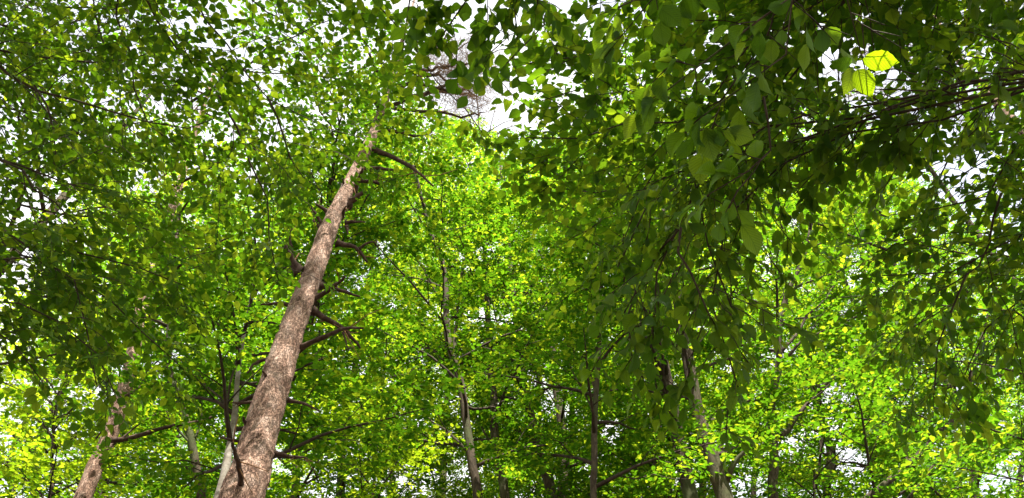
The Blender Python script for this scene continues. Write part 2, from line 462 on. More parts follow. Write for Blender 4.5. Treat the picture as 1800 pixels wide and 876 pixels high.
    def auto(s, trunk, z0, n, ln, el=.6, bias=None, rl=.023, profile=None, part='limb', **kw):
        """limbs all round the trunk from height z0 to its top"""
        z = trunk[:, 2]; top = z.max()
        for k in range(n):
            f = (k + rng.uniform(0, .8)) / n
            zz = z0 + (top - z0) * f
            b = np.array([np.interp(zz, z, trunk[:, 0]), np.interp(zz, z, trunk[:, 1]), zz])
            az = k * 2.4 + rng.uniform(-.5, .5)
            if bias is not None and rng.random() < .5: az = bias + rng.uniform(-.9, .9)
            pr = (profile(f) if profile else (1 - .65 * f)) * rng.uniform(.75, 1.15)
            e = el * rng.uniform(.6, 1.3) + .35 * f
            h = np.array([math.cos(az), math.sin(az), 0])
            L = ln * pr
            pts = [b, b + L * .35 * (h * math.cos(e) + [0, 0, math.sin(e)]), b + L * (.7 * h * math.cos(e * .75) + np.array([0, 0, .7 * math.sin(e) * .85])),
                   b + L * (h * math.cos(e * .6) + np.array([0, 0, math.sin(e) * .8]))]
            s.grow(pts, rl * (1 - .5 * f) + .006, .005, part=part, sides=5, mat=M['twig'], **kw)
    def finish(s, max_parts=300):
        A = np.vstack(s.sh)
        cen = A[:, :3] + A[:, 3:6] * A[:, 9:10] * .5
        if s.gap > 0: A = A[gap_keep(cen, s.gap)]
        # keep clear of the lens
        A = A[np.linalg.norm(A[:, :3] - CAM, axis=1) > .9]
        B, D, N, L, H = A[:, :3], A[:, 3:6], A[:, 6:9], A[:, 9:10], A[:, 10:11]
        S = nrm(np.cross(D, N)); N = nrm(np.cross(S, D))
        n, K = len(A), s.K
        O = []; YD = []; ND = []; SC = []
        for k in range(K):
            t = (k + .5) / K if k < K - 1 else 1.0
            side = 1 if k % 2 else -1
            a = rng.uniform(.55, 1.0, (n, 1)) if k < K - 1 else rng.normal(0, .2, (n, 1))
            o = B + D * L * t + np.array([0, 0, -.12]) * L * t * t
            y = nrm(D * np.cos(a) + side * S * np.sin(a) + rng.normal(0, .16, (n, 3)) + np.array([0, 0, -1]) * (.12 + 1.1 * H))
            nn = N + rng.normal(0, .22, (n, 3)) + H * nrm(CAM - o) * 1.2
            O.append(o); YD.append(y); ND.append(nn)
            SC.append(s.leaf * rng.uniform(.58, 1.2, n) * (.8 + .35 * math.sin(math.pi * min(t, .8))))
        if s.axes: s.twigs.add_thin(B - s.base, B + D * L + np.array([0, 0, -.12]) * L - s.base, .0018, .0008, mid=B + D * L * .5 + np.array([0, 0, -.03]) * L - s.base)
        O = np.vstack(O); Y = np.vstack(YD); Nn = np.vstack(ND); SC = np.concatenate(SC)
        keep = rng.random(len(O)) < .93
        keep &= sun_keep(O + Y * SC[:, None] * .5)
        O, Y, Nn, SC = O[keep], Y[keep], Nn[keep], SC[keep]
        X = nrm(np.cross(Y, Nn)); Z = np.cross(X, Y)
        px, py, d = proj(O + Y * SC[:, None] * .5)
        size = np.where((px > -20) & (px < PW + 20) & (py > -20) & (py < PH + 20), F * SC / np.maximum(d, .2), 0)
        order = np.argsort(-size)
        npart = min(max_parts, int((size >= 10).sum()))
        own = order[:npart]
        rest = np.ones(len(O), bool); rest[own] = False
        tpl = LODS[s.lod]; var = rng.integers(0, len(tpl), len(O))
        for i in own:
            lod = s.lod if s.lod != 'coarse' else 'far'
            k = var[i] % len(LODS[lod])
            o = bpy.data.objects.new('leaf', shared_leaf(lod, k, s.leafmat))
            sz = SC[i]; wx = sz * random.uniform(.8, 1.15)
            M4 = Matrix(((X[i, 0] * wx, Y[i, 0] * sz, Z[i, 0] * sz, O[i, 0] - s.base[0]), (X[i, 1] * wx, Y[i, 1] * sz, Z[i, 1] * sz, O[i, 1] - s.base[1]),
                         (X[i, 2] * wx, Y[i, 2] * sz, Z[i, 2] * sz, O[i, 2] - s.base[2]), (0, 0, 0, 1)))
            COL.objects.link(o); o.parent = s.root; o.matrix_basis = M4
        Vs = []; Fs = []; Us = []; c = 0
        for k, (tv, tf, tu) in enumerate(tpl):
            i = np.nonzero(rest & (var == k))[0]
            if not len(i): continue
            sz = SC[i][:, None, None]; wx = rng.uniform(.85, 1.12, (len(i), 1, 1))
            V = (O[i] - s.base)[:, None] + sz * (tv[None, :, 0:1] * wx * X[i][:, None] + tv[None, :, 1:2] * Y[i][:, None] + tv[None, :, 2:3] * rng.uniform(.4, 1.8, (len(i), 1, 1)) * Z[i][:, None])
            m = len(tv)
            Vs.append(V.reshape(-1, 3)); Fs.append((tf[None] + (np.arange(len(i)) * m)[:, None, None]).reshape(-1, 3) + c); Us.append(np.tile(tu, (len(i), 1)))
            c += len(i) * m
        nt_ = sum(len(f) for f in Fs)
        if Vs: link('foliage', build_mesh('foliage', np.vstack(Vs), np.vstack(Fs), s.leafmat, np.vstack(Us) if s.lod in ('near', 'mid') else None), s.root, kind='stuff')
        if s.twigs.V: link('twigs', s.twigs.mesh('twigs', s.twigmat), s.root, kind='stuff')
        STATS.append((s.root.name, len(O), npart, nt_))

def trunk_path(px_pts, Y, top_z, lean=None):
    """trunk through points of the photograph at distance Y (one number or one per point), down to the ground and up to top_z"""
    Ys = Y if hasattr(Y, '__len__') else [Y] * len(px_pts)
    p = np.array([PY(a, b, y) for (a, b), y in zip(px_pts, Ys)])
    p = p[np.argsort(p[:, 2])]
    d = (p[1] - p[0]); sl = d[:2] / max(d[2], .1) * .5
    base = np.array([*(p[0, :2] - sl * p[0, 2]), -.15])
    pts = [base, base * .5 + p[0] * .5] + list(p)
    if top_z > p[-1, 2] + .5:
        d = p[-1] - p[-2]; sl = d[:2] / max(d[2], .1) * .6
        k = top_z - p[-1, 2]
        pts += [p[-1] + np.array([sl[0] * k * .5, sl[1] * k * .5, k * .5]), p[-1] + np.array([sl[0] * k, sl[1] * k, k])]
    q = catmull(pts, int((top_z + .15) / .3) + 6)
    return q, (base[0], base[1], 0.0)

def trunk_radii(q, rbase, rtop=.012, power=.8, flare=.35):
    z = q[:, 2]; f = (z - z.min()) / (z.max() - z.min())
    return rtop + (rbase - rtop) * (1 - f) ** power + rbase * flare * np.exp(-np.maximum(z, 0) / .35)

# ------------------------------------------------------------------ ground
def ground():
    m, n, l, out = new_mat('leaf_litter')
    tc = n.new('ShaderNodeTexCoord')
    a = n.new('ShaderNodeTexNoise'); a.inputs['Scale'].default_value = .6; a.inputs['Detail'].default_value = 8
    b = n.new('ShaderNodeTexVoronoi'); b.inputs['Scale'].default_value = 14
    l.new(tc.outputs['Object'], a.inputs[0]); l.new(tc.outputs['Object'], b.inputs[0])
    r = ramp(n, [(.35, (.05, .07, .02)), (.5, (.09, .06, .035)), (.7, (.15, .1, .06))]); l.new(a.outputs[0], r.inputs[0])
    mx = n.new('ShaderNodeMixRGB'); mx.blend_type = 'MULTIPLY'; mx.inputs[0].default_value = .5
    l.new(r.outputs[0], mx.inputs[1]); l.new(b.outputs['Color'], mx.inputs[2])
    bs = n.new('ShaderNodeBsdfPrincipled'); bs.inputs['Roughness'].default_value = .95
    l.new(mx.outputs[0], bs.inputs['Base Color']); l.new(bs.outputs[0], out.inputs[0])
    N = 60; g = np.sign(np.linspace(-1, 1, N)) * abs(np.linspace(-1, 1, N)) ** 3 * 1500
    X, Yy = np.meshgrid(g, g); R = np.hypot(X, Yy)
    Zz = (np.sin(X * .35) * np.cos(Yy * .28) * .08 + rng.normal(0, .02, X.shape)) * (R < 60)
    V = np.stack([X, Yy, Zz], -1).reshape(-1, 3)
    i, j = np.meshgrid(np.arange(N - 1), np.arange(N - 1), indexing='ij'); k = (i * N + j).ravel()
    o = link('forest_ground', build_mesh('forest_ground', V, np.stack([k, k + 1, k + N + 1, k + N], 1), m))
    o['kind'] = 'structure'
ground()

# ------------------------------------------------------------------ main pine
def twiggy(tree, q, sp, ln, r, depth=1, wood=None):
    """bare dry twigs along a dead limb, with twiglets"""
    seg = np.linalg.norm(np.diff(q, axis=0), axis=1); cum = np.concatenate([[0], np.cumsum(seg)]); L = cum[-1]
    n = max(3, int(L / sp)); t = L * rng.uniform(.15, 1, n)
    B = np.stack([np.interp(t, cum, q[:, k]) for k in range(3)], 1)
    T = nrm(np.stack([np.interp(np.minimum(t + .05, L), cum, q[:, k]) - np.interp(np.maximum(t - .05, 0), cum, q[:, k]) for k in range(3)], 1))
    D = nrm(T * .7 + nrm(rng.normal(0, 1, (n, 3))) * .8)
    l_ = ln * rng.uniform(.4, 1.2, n)[:, None] * (1.1 - .6 * (t / L))[:, None]
    mid = B + D * l_ * .5 + rng.normal(0, .04, (n, 3)) * l_; E = B + D * l_ + rng.normal(0, .18, (n, 3)) * l_
    tree.twigs.add_thin(B - tree.base, E - tree.base, r, r * .4, mid=mid - tree.base)
    if depth > 0:
        m = 7
        for k in range(m):
            f = rng.uniform(.2, 1, (n, 1)); b = np.where(f < .5, B + (mid - B) * f * 2, mid + (E - mid) * (f - .5) * 2)
            d = nrm(D * .6 + nrm(rng.normal(0, 1, (n, 3))) * .8); e = b + d * l_ * rng.uniform(.2, .5, (n, 1))
            tree.twigs.add_thin(b - tree.base, e - tree.base, r * .6, r * .3, mid=(b + e) / 2 + rng.normal(0, .04, (n, 3)) * l_ - tree.base)

def main_pine():
    px = [(415, 900), (437, 840), (455, 770), (478, 690), (503, 610), (528, 540), (550, 480), (575, 410), (600, 355), (622, 310), (645, 262), (668, 205), (690, 130)]
    dpx = [80, 71, 62, 54, 47, 41, 36, 31, 27, 23, 19, 15, 11]
    Ys = np.linspace(4.55, 6.0, len(px))
    vis = np.array([PY(a, b, y) for (a, b), y in zip(px, Ys)])
    dep = (vis - CAM) @ FWD
    rad = np.array(dpx) / F * dep / 2 * .93
    s = (vis[1] - vis[0]) / (vis[1] - vis[0])[2]
    base = vis[0] - s * (vis[0][2] + .15) * np.array([.6, .6, 1])
    d = vis[-1] - vis[-2]; d /= d[2]
    pts = np.vstack([base, (base + vis[0]) / 2, vis, vis[-1] + d * 1.5, vis[-1] + d * 3.2])
    rr = np.concatenate([[rad[0] * 1.35, rad[0] * 1.15], rad, [rad[-1] * .6, .015]])
    n = 620; q = catmull(pts, n)
    cum = np.concatenate([[0], np.cumsum(np.linalg.norm(np.diff(pts, axis=0), axis=1))]); cq = np.concatenate([[0], np.cumsum(np.linalg.norm(np.diff(q, axis=0), axis=1))])
    rq = np.interp(cq / cq[-1], cum / cum[-1], rr)
    t = Tree('pine_tree', 'tall pine with reddish flaky trunk and many short dead branches left of centre', (base[0], base[1], 0), bark='pine_bark', twig='dead_twig')
    # trunk with knobbly flaky relief
    sides = 64
    V, Q, C = tube(q, rq, sides)
    ax = np.repeat(q, sides, 0); R = V[:n * sides] - ax
    u = np.tile(np.arange(sides) / sides * 2 * math.pi, n); v = np.repeat(cq, sides)
    wav = .035 * np.sin(3 * u + v * 2.1) * np.sin(v * 1.3) + .03 * np.sin(2 * u - v * 3.1)
    # scaly plates: random values on a jittered lattice, held constant over each plate
    gu = np.floor((u / (2 * math.pi) * 13 + .5 * np.sin(v * 9))).astype(int) % 13; gv = np.floor(v * 11 + .6 * np.sin(u * 5 + v * 2)).astype(int)
    tab = rng.random((13, gv.max() + 2)); plate = tab[gu, gv] * .14 + rng.normal(0, .012, len(u))
    V[:n * sides] = ax + R * (1 + wav + plate)[:, None]
    tri = np.vstack([Q[:, [0, 1, 2]], Q[:, [0, 2, 3]], np.array(C, int)])
    link('trunk', build_mesh('trunk', V - t.base, tri, M['pine_bark']), t.root)
    def on_trunk(a, b):
        pp = proj(q); k = np.argmin((pp[0] - a) ** 2 + (pp[1] - b) ** 2)
        return pp[2][k]
    stubs = [([(527, 478), (512, 455), (502, 432)], 15), ([(569, 406), (550, 388)], 8), ([(570, 402), (560, 385), (547, 364)], 7), ([(584, 380), (570, 369), (554, 358)], 8),
             ([(606, 330), (602, 314)], 5), ([(621, 338), (630, 318), (638, 297)], 9), ([(610, 361), (626, 348), (642, 336)], 12), ([(600, 382), (608, 362)], 6),
             ([(606, 391), (622, 390), (641, 391)], 6), ([(609, 398), (612, 413)], 5), ([(592, 427), (615, 432), (630, 440), (646, 461)], 9),
             ([(630, 439), (643, 429), (657, 426), (669, 444)], 4), ([(628, 316), (655, 320), (674, 324), (686, 310)], 7), ([(640, 297), (670, 297), (706, 301)], 7),
             ([(650, 262), (690, 276), (720, 292), (762, 327)], 8), ([(548, 529), (575, 512), (600, 494), (606, 486)], 9), ([(560, 502), (590, 508), (632, 521)], 8),
             ([(548, 545), (575, 562), (603, 578), (634, 612)], 10), ([(524, 613), (552, 600), (580, 588), (604, 578), (637, 577)], 9), ([(603, 584), (607, 598), (613, 618)], 3),
             ([(512, 538), (490, 534), (458, 536)], 7), ([(506, 600), (503, 583)], 8), ([(476, 680), (470, 668), (462, 652)], 8), ([(476, 630), (460, 634), (446, 641), (436, 656)], 6),
             ([(505, 703), (535, 710), (563, 723)], 6), ([(460, 707), (435, 708), (408, 708)], 6), ([(437, 755), (431, 743), (427, 733)], 7), ([(478, 796), (505, 802), (540, 806)], 7),
             ([(425, 777), (405, 774), (384, 767)], 5), ([(402, 874), (420, 862), (424, 845), (417, 810), (408, 778)], 11), ([(512, 436), (509, 412), (515, 402)], 4),
             ([(655, 235), (690, 230), (730, 240), (760, 232)], 6), ([(668, 190), (640, 160), (600, 150)], 7), ([(683, 150), (660, 120), (640, 70)], 6)]
    for pts_, wpx in stubs:
        d0 = on_trunk(*pts_[0])
        out = rng.uniform(-.35, .15)
        w3 = [P(a, b, d0 + out * (i / max(1, len(pts_) - 1)) * np.hypot(a - pts_[0][0], b - pts_[0][1]) / 60) for i, (a, b) in enumerate(pts_)]
        r0 = wpx / F * d0 / 2
        m = 3 + 2 * len(pts_)
        qq = catmull(w3, m); qq[1:] += rng.normal(0, r0 * .13, (m - 1, 3))
        t.wood_part('dead_branch', qq, r0 * np.concatenate([[2.0, 1.25], np.linspace(1.1, .4, m - 2)]), 7, M['dead_twig'], rough=.3)
        Ls = np.linalg.norm(qq[-1] - qq[0])
        if Ls > .16:
            nb = 3 if Ls > .3 else 2
            k = rng.integers(m // 3, m - 1, nb); ds = nrm(nrm(qq[-1] - qq[0]) * .6 + rng.normal(0, .55, (nb, 3))); ls = Ls * rng.uniform(.2, .5, (nb, 1))
            t.twigs.add_thin(qq[k] - t.base, qq[k] + ds * ls - t.base, r0 * .3, r0 * .12, mid=qq[k] + ds * ls * .5 + rng.normal(0, .03, (nb, 3)) * ls - t.base)
    # bare twiggy crown limbs right of the trunk
    limbs = [[(692, 175), (735, 165), (814, 134), (840, 96)], [(690, 185), (750, 169), (825, 154), (860, 138)], [(700, 120), (751, 130), (799, 145), (848, 176)],
             [(690, 190), (754, 198), (828, 205), (850, 195)], [(695, 120), (740, 100), (780, 70), (800, 40)], [(700, 130), (760, 120), (815, 112), (872, 118)], [(700, 90), (745, 75), (790, 92), (835, 70)],
             [(690, 160), (730, 140), (770, 128), (800, 110)], [(690, 150), (740, 150), (790, 160), (835, 170)]]
    for L in limbs:
        d0 = on_trunk(*L[0]); w3 = [P(a, b, d0 + rng.uniform(-.4, .8) * i) for i, (a, b) in enumerate(L)]
        qq = catmull(w3, 14); qq[1:] += rng.normal(0, .02, (13, 3))
        t.wood_part('dead_limb', qq, np.linspace(.03, .006, 14), 5, M['dead_twig'])
        twiggy(t, qq, .065, .8, .0036)
    link('twigs', t.twigs.mesh('twigs', M['dry_twig']), t.root, kind='stuff')
main_pine()

# ------------------------------------------------------------------ other pines
def pine_behind():
    q, base = trunk_path([(140, 890), (163, 830), (187, 780), (212, 715), (228, 650), (240, 590), (252, 530)], 7.6, 15)
    t = Tree('pine_tree', 'slimmer reddish brown pine trunk half hidden by leaves at lower left', base, bark='pine_bark', twig='dead_twig')
    r = trunk_radii(q, .125, .025)
    t.wood_part('trunk', q, r, 22, rough=.07)
    for L, wpx in (([(205, 745), (180, 758), (165, 776)], 5), ([(190, 775), (230, 770), (290, 752), (345, 742), (380, 731)], 9), ([(182, 795), (215, 770), (250, 742), (285, 722)], 4), ([(225, 665), (222, 640), (232, 625)], 7), ([(215, 700), (245, 680), (262, 640)], 5)):
        w3 = [PY(a, b, 7.5 + .05 * i) for i, (a, b) in enumerate(L)]
        m = 4 * len(L); qq = catmull(w3, m); d0 = (w3[0] - CAM) @ FWD
        t.wood_part('dead_branch', qq, wpx / F * d0 / 2 * np.linspace(1.1, .5, m), 6, M['dead_twig'], rough=.2)
    for k in range(5):
        b = q[np.argmin(abs(q[:, 2] - (11.5 + .7 * k)))]
        az = k * 2.4; e = b + np.array([math.cos(az), math.sin(az), .25]) * 1.6
        qq = catmull([b, (b + e) / 2 + [0, 0, .1], e], 9)
        t.wood_part('dead_limb', qq, np.linspace(.02, .005, 9), 5, M['dead_twig']); twiggy(t, qq, .07, .4, .0035)
    link('twigs', t.twigs.mesh('twigs', M['dry_twig']), t.root, kind='stuff')
pine_behind()

def pine_right():
    q, base = trunk_path([(1960, 420), (1860, 300), (1770, 200), (1690, 110), (1652, 50), (1640, 0), (1645, -50)], 6.8, 17)
    t = Tree('pine_tree', 'dark pine stem with tangled bare twigs behind leaves at the upper right', base, bark='pine_bark', twig='dead_twig')
    t.wood_part('trunk', q, trunk_radii(q, .13, .03, .7), 18, rough=.08)
    limbs = [[(1625, 150), (1590, 95), (1540, 70), (1475, 55)], [(1620, 180), (1600, 100), (1560, 120), (1500, 160)], [(1615, 190), (1570, 175), (1530, 165), (1470, 175)], [(1632, 100), (1590, 40), (1530, 30), (1460, 70)],
             [(1628, 120), (1680, 160), (1700, 195), (1690, 230)], [(1630, 90), (1690, 75), (1730, 60), (1790, 70)], [(1620, 190), (1690, 200), (1740, 192), (1800, 185)], [(1622, 180), (1580, 140), (1560, 150), (1545, 185)],
             [(1640, 50), (1700, 30), (1760, 20), (1820, -10)], [(1625, 150), (1560, 90), (1510, 100), (1450, 130)]]
    pj = proj(q)
    for L in limbs:
        jn = np.argmin((pj[0] - L[0][0]) ** 2 + (pj[1] - L[0][1]) ** 2); d0 = pj[2][jn]
        w3 = [q[jn]] + [P(a, b, d0 + rng.uniform(-.3, .5) * i) for i, (a, b) in enumerate(L)][1:]
        qq = catmull(w3, 14); qq[1:] += rng.normal(0, .02, (13, 3))
        t.wood_part('dead_limb', qq, np.linspace(.015, .005, 14), 5, M['dead_twig']); twiggy(t, qq, .05, .5, .004)
    link('twigs', t.twigs.mesh('twigs', M['dry_twig']), t.root, kind='stuff')
pine_right()

# ------------------------------------------------------------------ background broadleaf trees with trunks in view
DENS = dict(sec_sp=.21, sh_sp=.054, tilt=.17)
def broad(label, px, Y, top, rb, z0, n, ln, limbs=(), bark='beech_bark', leafmat='leaf_far', name='beech_tree', group='broadleaf trees standing behind the pine', lod='far', leaf=.08, gap=1.0, bias=None, power=.8, el=.55, stems=(), **kw):
    kw = {**DENS, **kw}
    q, base = trunk_path(px, Y, top)
    t = Tree(name, label, base, leafmat=leafmat, bark=bark, lod=lod, leaf=leaf, gap=gap, group=group, K=kw.pop('K', 7))
    r = trunk_radii(q, rb, .012, power)
    t.wood_part('trunk', q, r, 16, rough=.11)
    Y0 = Y if not hasattr(Y, '__len__') else Y[0]
    for L, wpx, dy in limbs:
        w3 = [PY(a, b, Y0 + dy * i / max(1, len(L) - 1)) for i, (a, b) in enumerate(L)]
        d0 = (w3[0] - CAM) @ FWD
        t.grow(w3, wpx / F * d0 / 2, .006, f0=.25, sec_len=1.0, part='limb', sides=8, mat=M['beech_bark'], **kw)
    t.auto(q, z0, n, ln, el=el, bias=bias, **kw)
    t.finish()
    return t

broad('slender brown tree with crooked stem just left of the photo centre', [(842, 900), (832, 830), (822, 760), (808, 665), (787, 595), (783, 500), (775, 450), (762, 425)], 9.6, 17.5, .095, 7.5, 26, 2.6,
      limbs=[([(800, 640), (806, 520), (820, 450), (840, 400)], 8, .3), ([(783, 540), (740, 470), (715, 430)], 5, -.4), ([(828, 800), (760, 740), (715, 690)], 6, .4)])
broad('grey mottled stem right beside the slender crooked tree', [(890, 900), (880, 830), (870, 770), (868, 700), (862, 640)], 10.8, 18.5, .11, 8.5, 24, 2.8,
      limbs=[([(876, 800), (840, 740), (805, 690)], 6, .5), ([(868, 740), (900, 660), (925, 600)], 5, .3)])
broad('brown leaning trunk between the grey mottled stem and the twin grey trunk', [(975, 900), (955, 820), (937, 750), (924, 690), (915, 635)], 11.6, 19, .135, 9, 22, 3.0)
broad('straight grey brown trunk leaning against its brown neighbour near the bottom centre', [(985, 900), (993, 840), (990, 780), (984, 720), (978, 680)], 12.4, 19.5, .15, 9.5, 22, 3.0)
broad('thin dark upright sapling with upswept branches right of centre', [(1044, 900), (1045, 820), (1045, 740), (1051, 640), (1055, 560), (1057, 470)], 8.4, 14, .06, 6.5, 20, 1.9,
      limbs=[([(1048, 690), (1030, 640), (1012, 590)], 5, .2), ([(1056, 560), (1080, 530), (1110, 515)], 5, -.2), ([(1047, 740), (1025, 690), (985, 600), (970, 540)], 5, .3)])
broad('stout forked trunk with sunlit smooth bark at the lower right of centre', [(1285, 910), (1268, 860), (1250, 800), (1236, 755), (1222, 710), (1216, 670)], 8.6, 15.5, .155, 7.6, 24, 2.4, power=.85,
      limbs=[([(1262, 830), (1268, 790), (1275, 745), (1290, 700)], 16, .2), ([(1275, 850), (1300, 800), (1330, 775), (1350, 745)], 14, -.3), ([(1262, 800), (1290, 790), (1310, 760)], 8, .4)])
broad('dark brown tree that forks into a V right of the stout trunk', [(1362, 900), (1361, 830), (1360, 770), (1356, 700), (1370, 640), (1368, 580), (1386, 510), (1420, 430)], 9.2, 15.5, .095, 9, 20, 2.5,
      limbs=[([(1364, 772), (1398, 742), (1424, 705), (1450, 680), (1505, 645)], 12, .2), ([(1372, 620), (1420, 560), (1470, 500), (1490, 450)], 7, .3), ([(1440, 690), (1500, 620), (1560, 580), (1620, 530)], 6, .2)])
broad('tree with long branch rising steeply to the right edge of the photo', [(1470, 930), (1525, 876), (1590, 823), (1650, 763), (1690, 715)], 8.8, 10.5, .06, 6, 12, 1.8, power=.5,
      limbs=[([(1680, 718), (1740, 678), (1810, 636), (1860, 600)], 9, .1), ([(1595, 880), (1650, 808), (1695, 753), (1725, 718)], 8, -.3), ([(1650, 763), (1720, 765), (1790, 765)], 5, .3), ([(1720, 690), (1760, 620), (1790, 560)], 5, .2)])
broad('distant trunk showing faintly between leaves low on the right', [(1536, 800), (1540, 740), (1544, 690)], 14, 21, .14, 10, 24, 3.2)
broad('pale grey beech trunk close behind the reddish pine at the lower left', [(378, 900), (395, 830), (410, 750), (416, 690), (420, 640)], 6.6, 9.0, .22, 5.6, 18, 1.9, bark='pale_bark', power=1.9,
      limbs=[([(405, 760), (400, 690), (415, 630), (440, 570)], 7, .2), ([(400, 720), (370, 690), (345, 640), (340, 600)], 5, .3)])
broad('dark crooked stem forking low between the two reddish trunks', [(352, 900), (345, 830), (335, 770), (318, 715), (303, 665), (296, 620)], 8.0, 14.5, .075, 7.5, 20, 2.2,
      limbs=[([(345, 810), (325, 770), (300, 740), (285, 700), (255, 660)], 6, -.2), ([(338, 780), (352, 740), (356, 700)], 6, .2), ([(350, 860), (330, 820), (310, 790)], 5, .2)])
# understorey saplings whose low crowns fill the gaps between the stems
for lab, x, Y, top in (('slim understorey sapling between the reddish pine and the crooked tree', 660, 10.2, 10.4), ('slim understorey sapling behind the group of stems at the bottom centre', 935, 13.6, 13.4),
                       ('slim understorey sapling between the thin dark stem and the stout trunk', 1150, 11.5, 11.6), ('slim understorey sapling just right of the V shaped tree', 1440, 10.4, 10.2), ('slim understorey sapling at the lower left beside the slim pine', 90, 8.6, 8.8)):
    broad(lab, [(x - 8, 900), (x, 820), (x + 6, 740)], Y, top, .04, Y * .5, 24, 1.8, name='beech_sapling', group='understorey saplings', leafmat='leaf_sunlit_far' if x < 700 else 'leaf_far', leaf=.075, rl=.014)
# far trees that close the view
FAR = [('far tree with bright yellow green crown at the lower left corner', 60, 12.5, 17.5, 30, 3.2), ('far leafy tree seen between the slim pine trunk and the grey beech', 300, 14.5, 20, 28, 3.2),
       ('far tree filling the gap right of the reddish pine trunk', 600, 13.0, 19.5, 32, 3.4), ('far tree with glowing yellow top below the bright sky hole', 780, 16, 25, 30, 3.6),
       ('far crown just right of the bright sky hole', 1010, 16.5, 24.5, 30, 3.6), ('far tree behind the thin dark sapling', 1120, 14.0, 19.5, 30, 3.4),
       ('far tree with sunlit leaves behind the stout forked trunk', 1240, 15.5, 22, 30, 3.4), ('far dark crown right of the V shaped tree', 1460, 13.0, 19, 30, 3.2),
       ('far tree at the lower right corner behind the rising branch', 1720, 12.0, 17.5, 30, 3.2), ('far tree reaching high behind the right hand leaves', 1600, 15.5, 24, 28, 3.6)]
FAR += [('farthest tall tree showing in the gap at the far left edge', 20, 19, 28, 26, 4), ('farthest tall tree behind the pale grey beech trunk', 420, 20, 29, 26, 4), ('farthest tall tree right of the pine among its dead branches', 690, 21, 30, 28, 4.2),
        ('farthest tall tree behind the leaning pair of trunks', 950, 20, 28, 28, 4), ('farthest tall tree behind the stout trunk with its fork', 1330, 20, 28.5, 28, 4), ('farthest tall tree between the V shaped tree and the rising branch', 1560, 19, 28, 28, 4), ('farthest tall tree at the right edge of the view', 1800, 19, 28, 26, 4),
        ('far tree hidden among the branches left of the V shaped tree', 1180, 12.5, 15.5, 26, 2.8), ('far small tree behind the crooked stem at the lower left', 180, 11, 14.5, 28, 2.8), ('far small tree right behind the reddish pine', 520, 11.5, 15.5, 28, 2.8)]
for lab, x, Y, top, n, ln in FAR:
    sun_tinted = any(k in lab for k in ('bright yellow', 'glowing yellow'))  # crowns whose sunlit glow is painted into the leaf colour
    broad(lab, [(x - 4, 900), (x, 800), (x + (900 - x) * .04, 720)], Y, top, .13, max(5.5, Y * .45), n + 8, ln, group='far trees closing the view', gap=.9, lod='coarse', leaf=.085, rl=.025, leafmat='leaf_sunlit_far' if sun_tinted else 'leaf_far')

# ------------------------------------------------------------------ overhanging broadleaf trees, nearer, with leaves one can tell apart
def overhang(label, base, trunk_top, rb, limbs, depth_leaf="leaf_mid", lod="mid", leaf=.085, name='beech_tree', bark='beech_bark', extra=None, gap=1.0, K=6, r_limb=None, **kw):
    """limbs: (pixel points, depth or depths, width px); a first point given in metres joins the trunk"""
    base = np.array([*base, 0.0]); top = np.array(trunk_top, float)
    q = catmull([base + [0, 0, -.15], base * .6 + top * .4 + rng.normal(0, .08, 3), base * .25 + top * .75 + rng.normal(0, .08, 3), top], 26)
    t = Tree(name, label, tuple(base), leafmat=depth_leaf, bark=bark, lod=lod, leaf=leaf, gap=gap, K=K, group='overhanging broadleaf trees rooted outside the frame')
    t.wood_part('trunk', q, trunk_radii(q, rb, .015), 14, rough=.05)
    for L in limbs:
        pts, dep, wpx = L[:3]; k2 = dict(kw); k2.update(L[3] if len(L) > 3 else {})
        dep = dep if hasattr(dep, '__len__') else [dep] * len(pts)
        dd = np.interp(np.linspace(0, 1, len(pts)), np.linspace(0, 1, len(dep)), dep)
        w3 = [P(a, b, d) for (a, b), d in zip(pts, dd)]
        r0 = wpx / F * dd[0] / 2
        if k2.pop('join', True):
            z = np.clip(w3[0][2] - .25 * np.linalg.norm(w3[0][:2] - base[:2]), q[2, 2], q[-1, 2]); j = q[np.argmin(abs(q[:, 2] - z))]
            m = (j + w3[0]) / 2 + np.array([0, 0, .12])
            Lj = np.linalg.norm(j - w3[0]); Lt = Lj + sum(np.linalg.norm(w3[i + 1] - w3[i]) for i in range(len(w3) - 1))
            w3 = [j, m] + w3; k2['f0'] = max(k2.get('f0', .1), .45 * Lj / Lt); r0 *= 1.3
        t.grow(w3, r0, k2.pop('r1', .003), mat=M['twig'] if wpx < 9 else None, **k2)
    if extra: extra(t, q)
    t.finish()
    return t

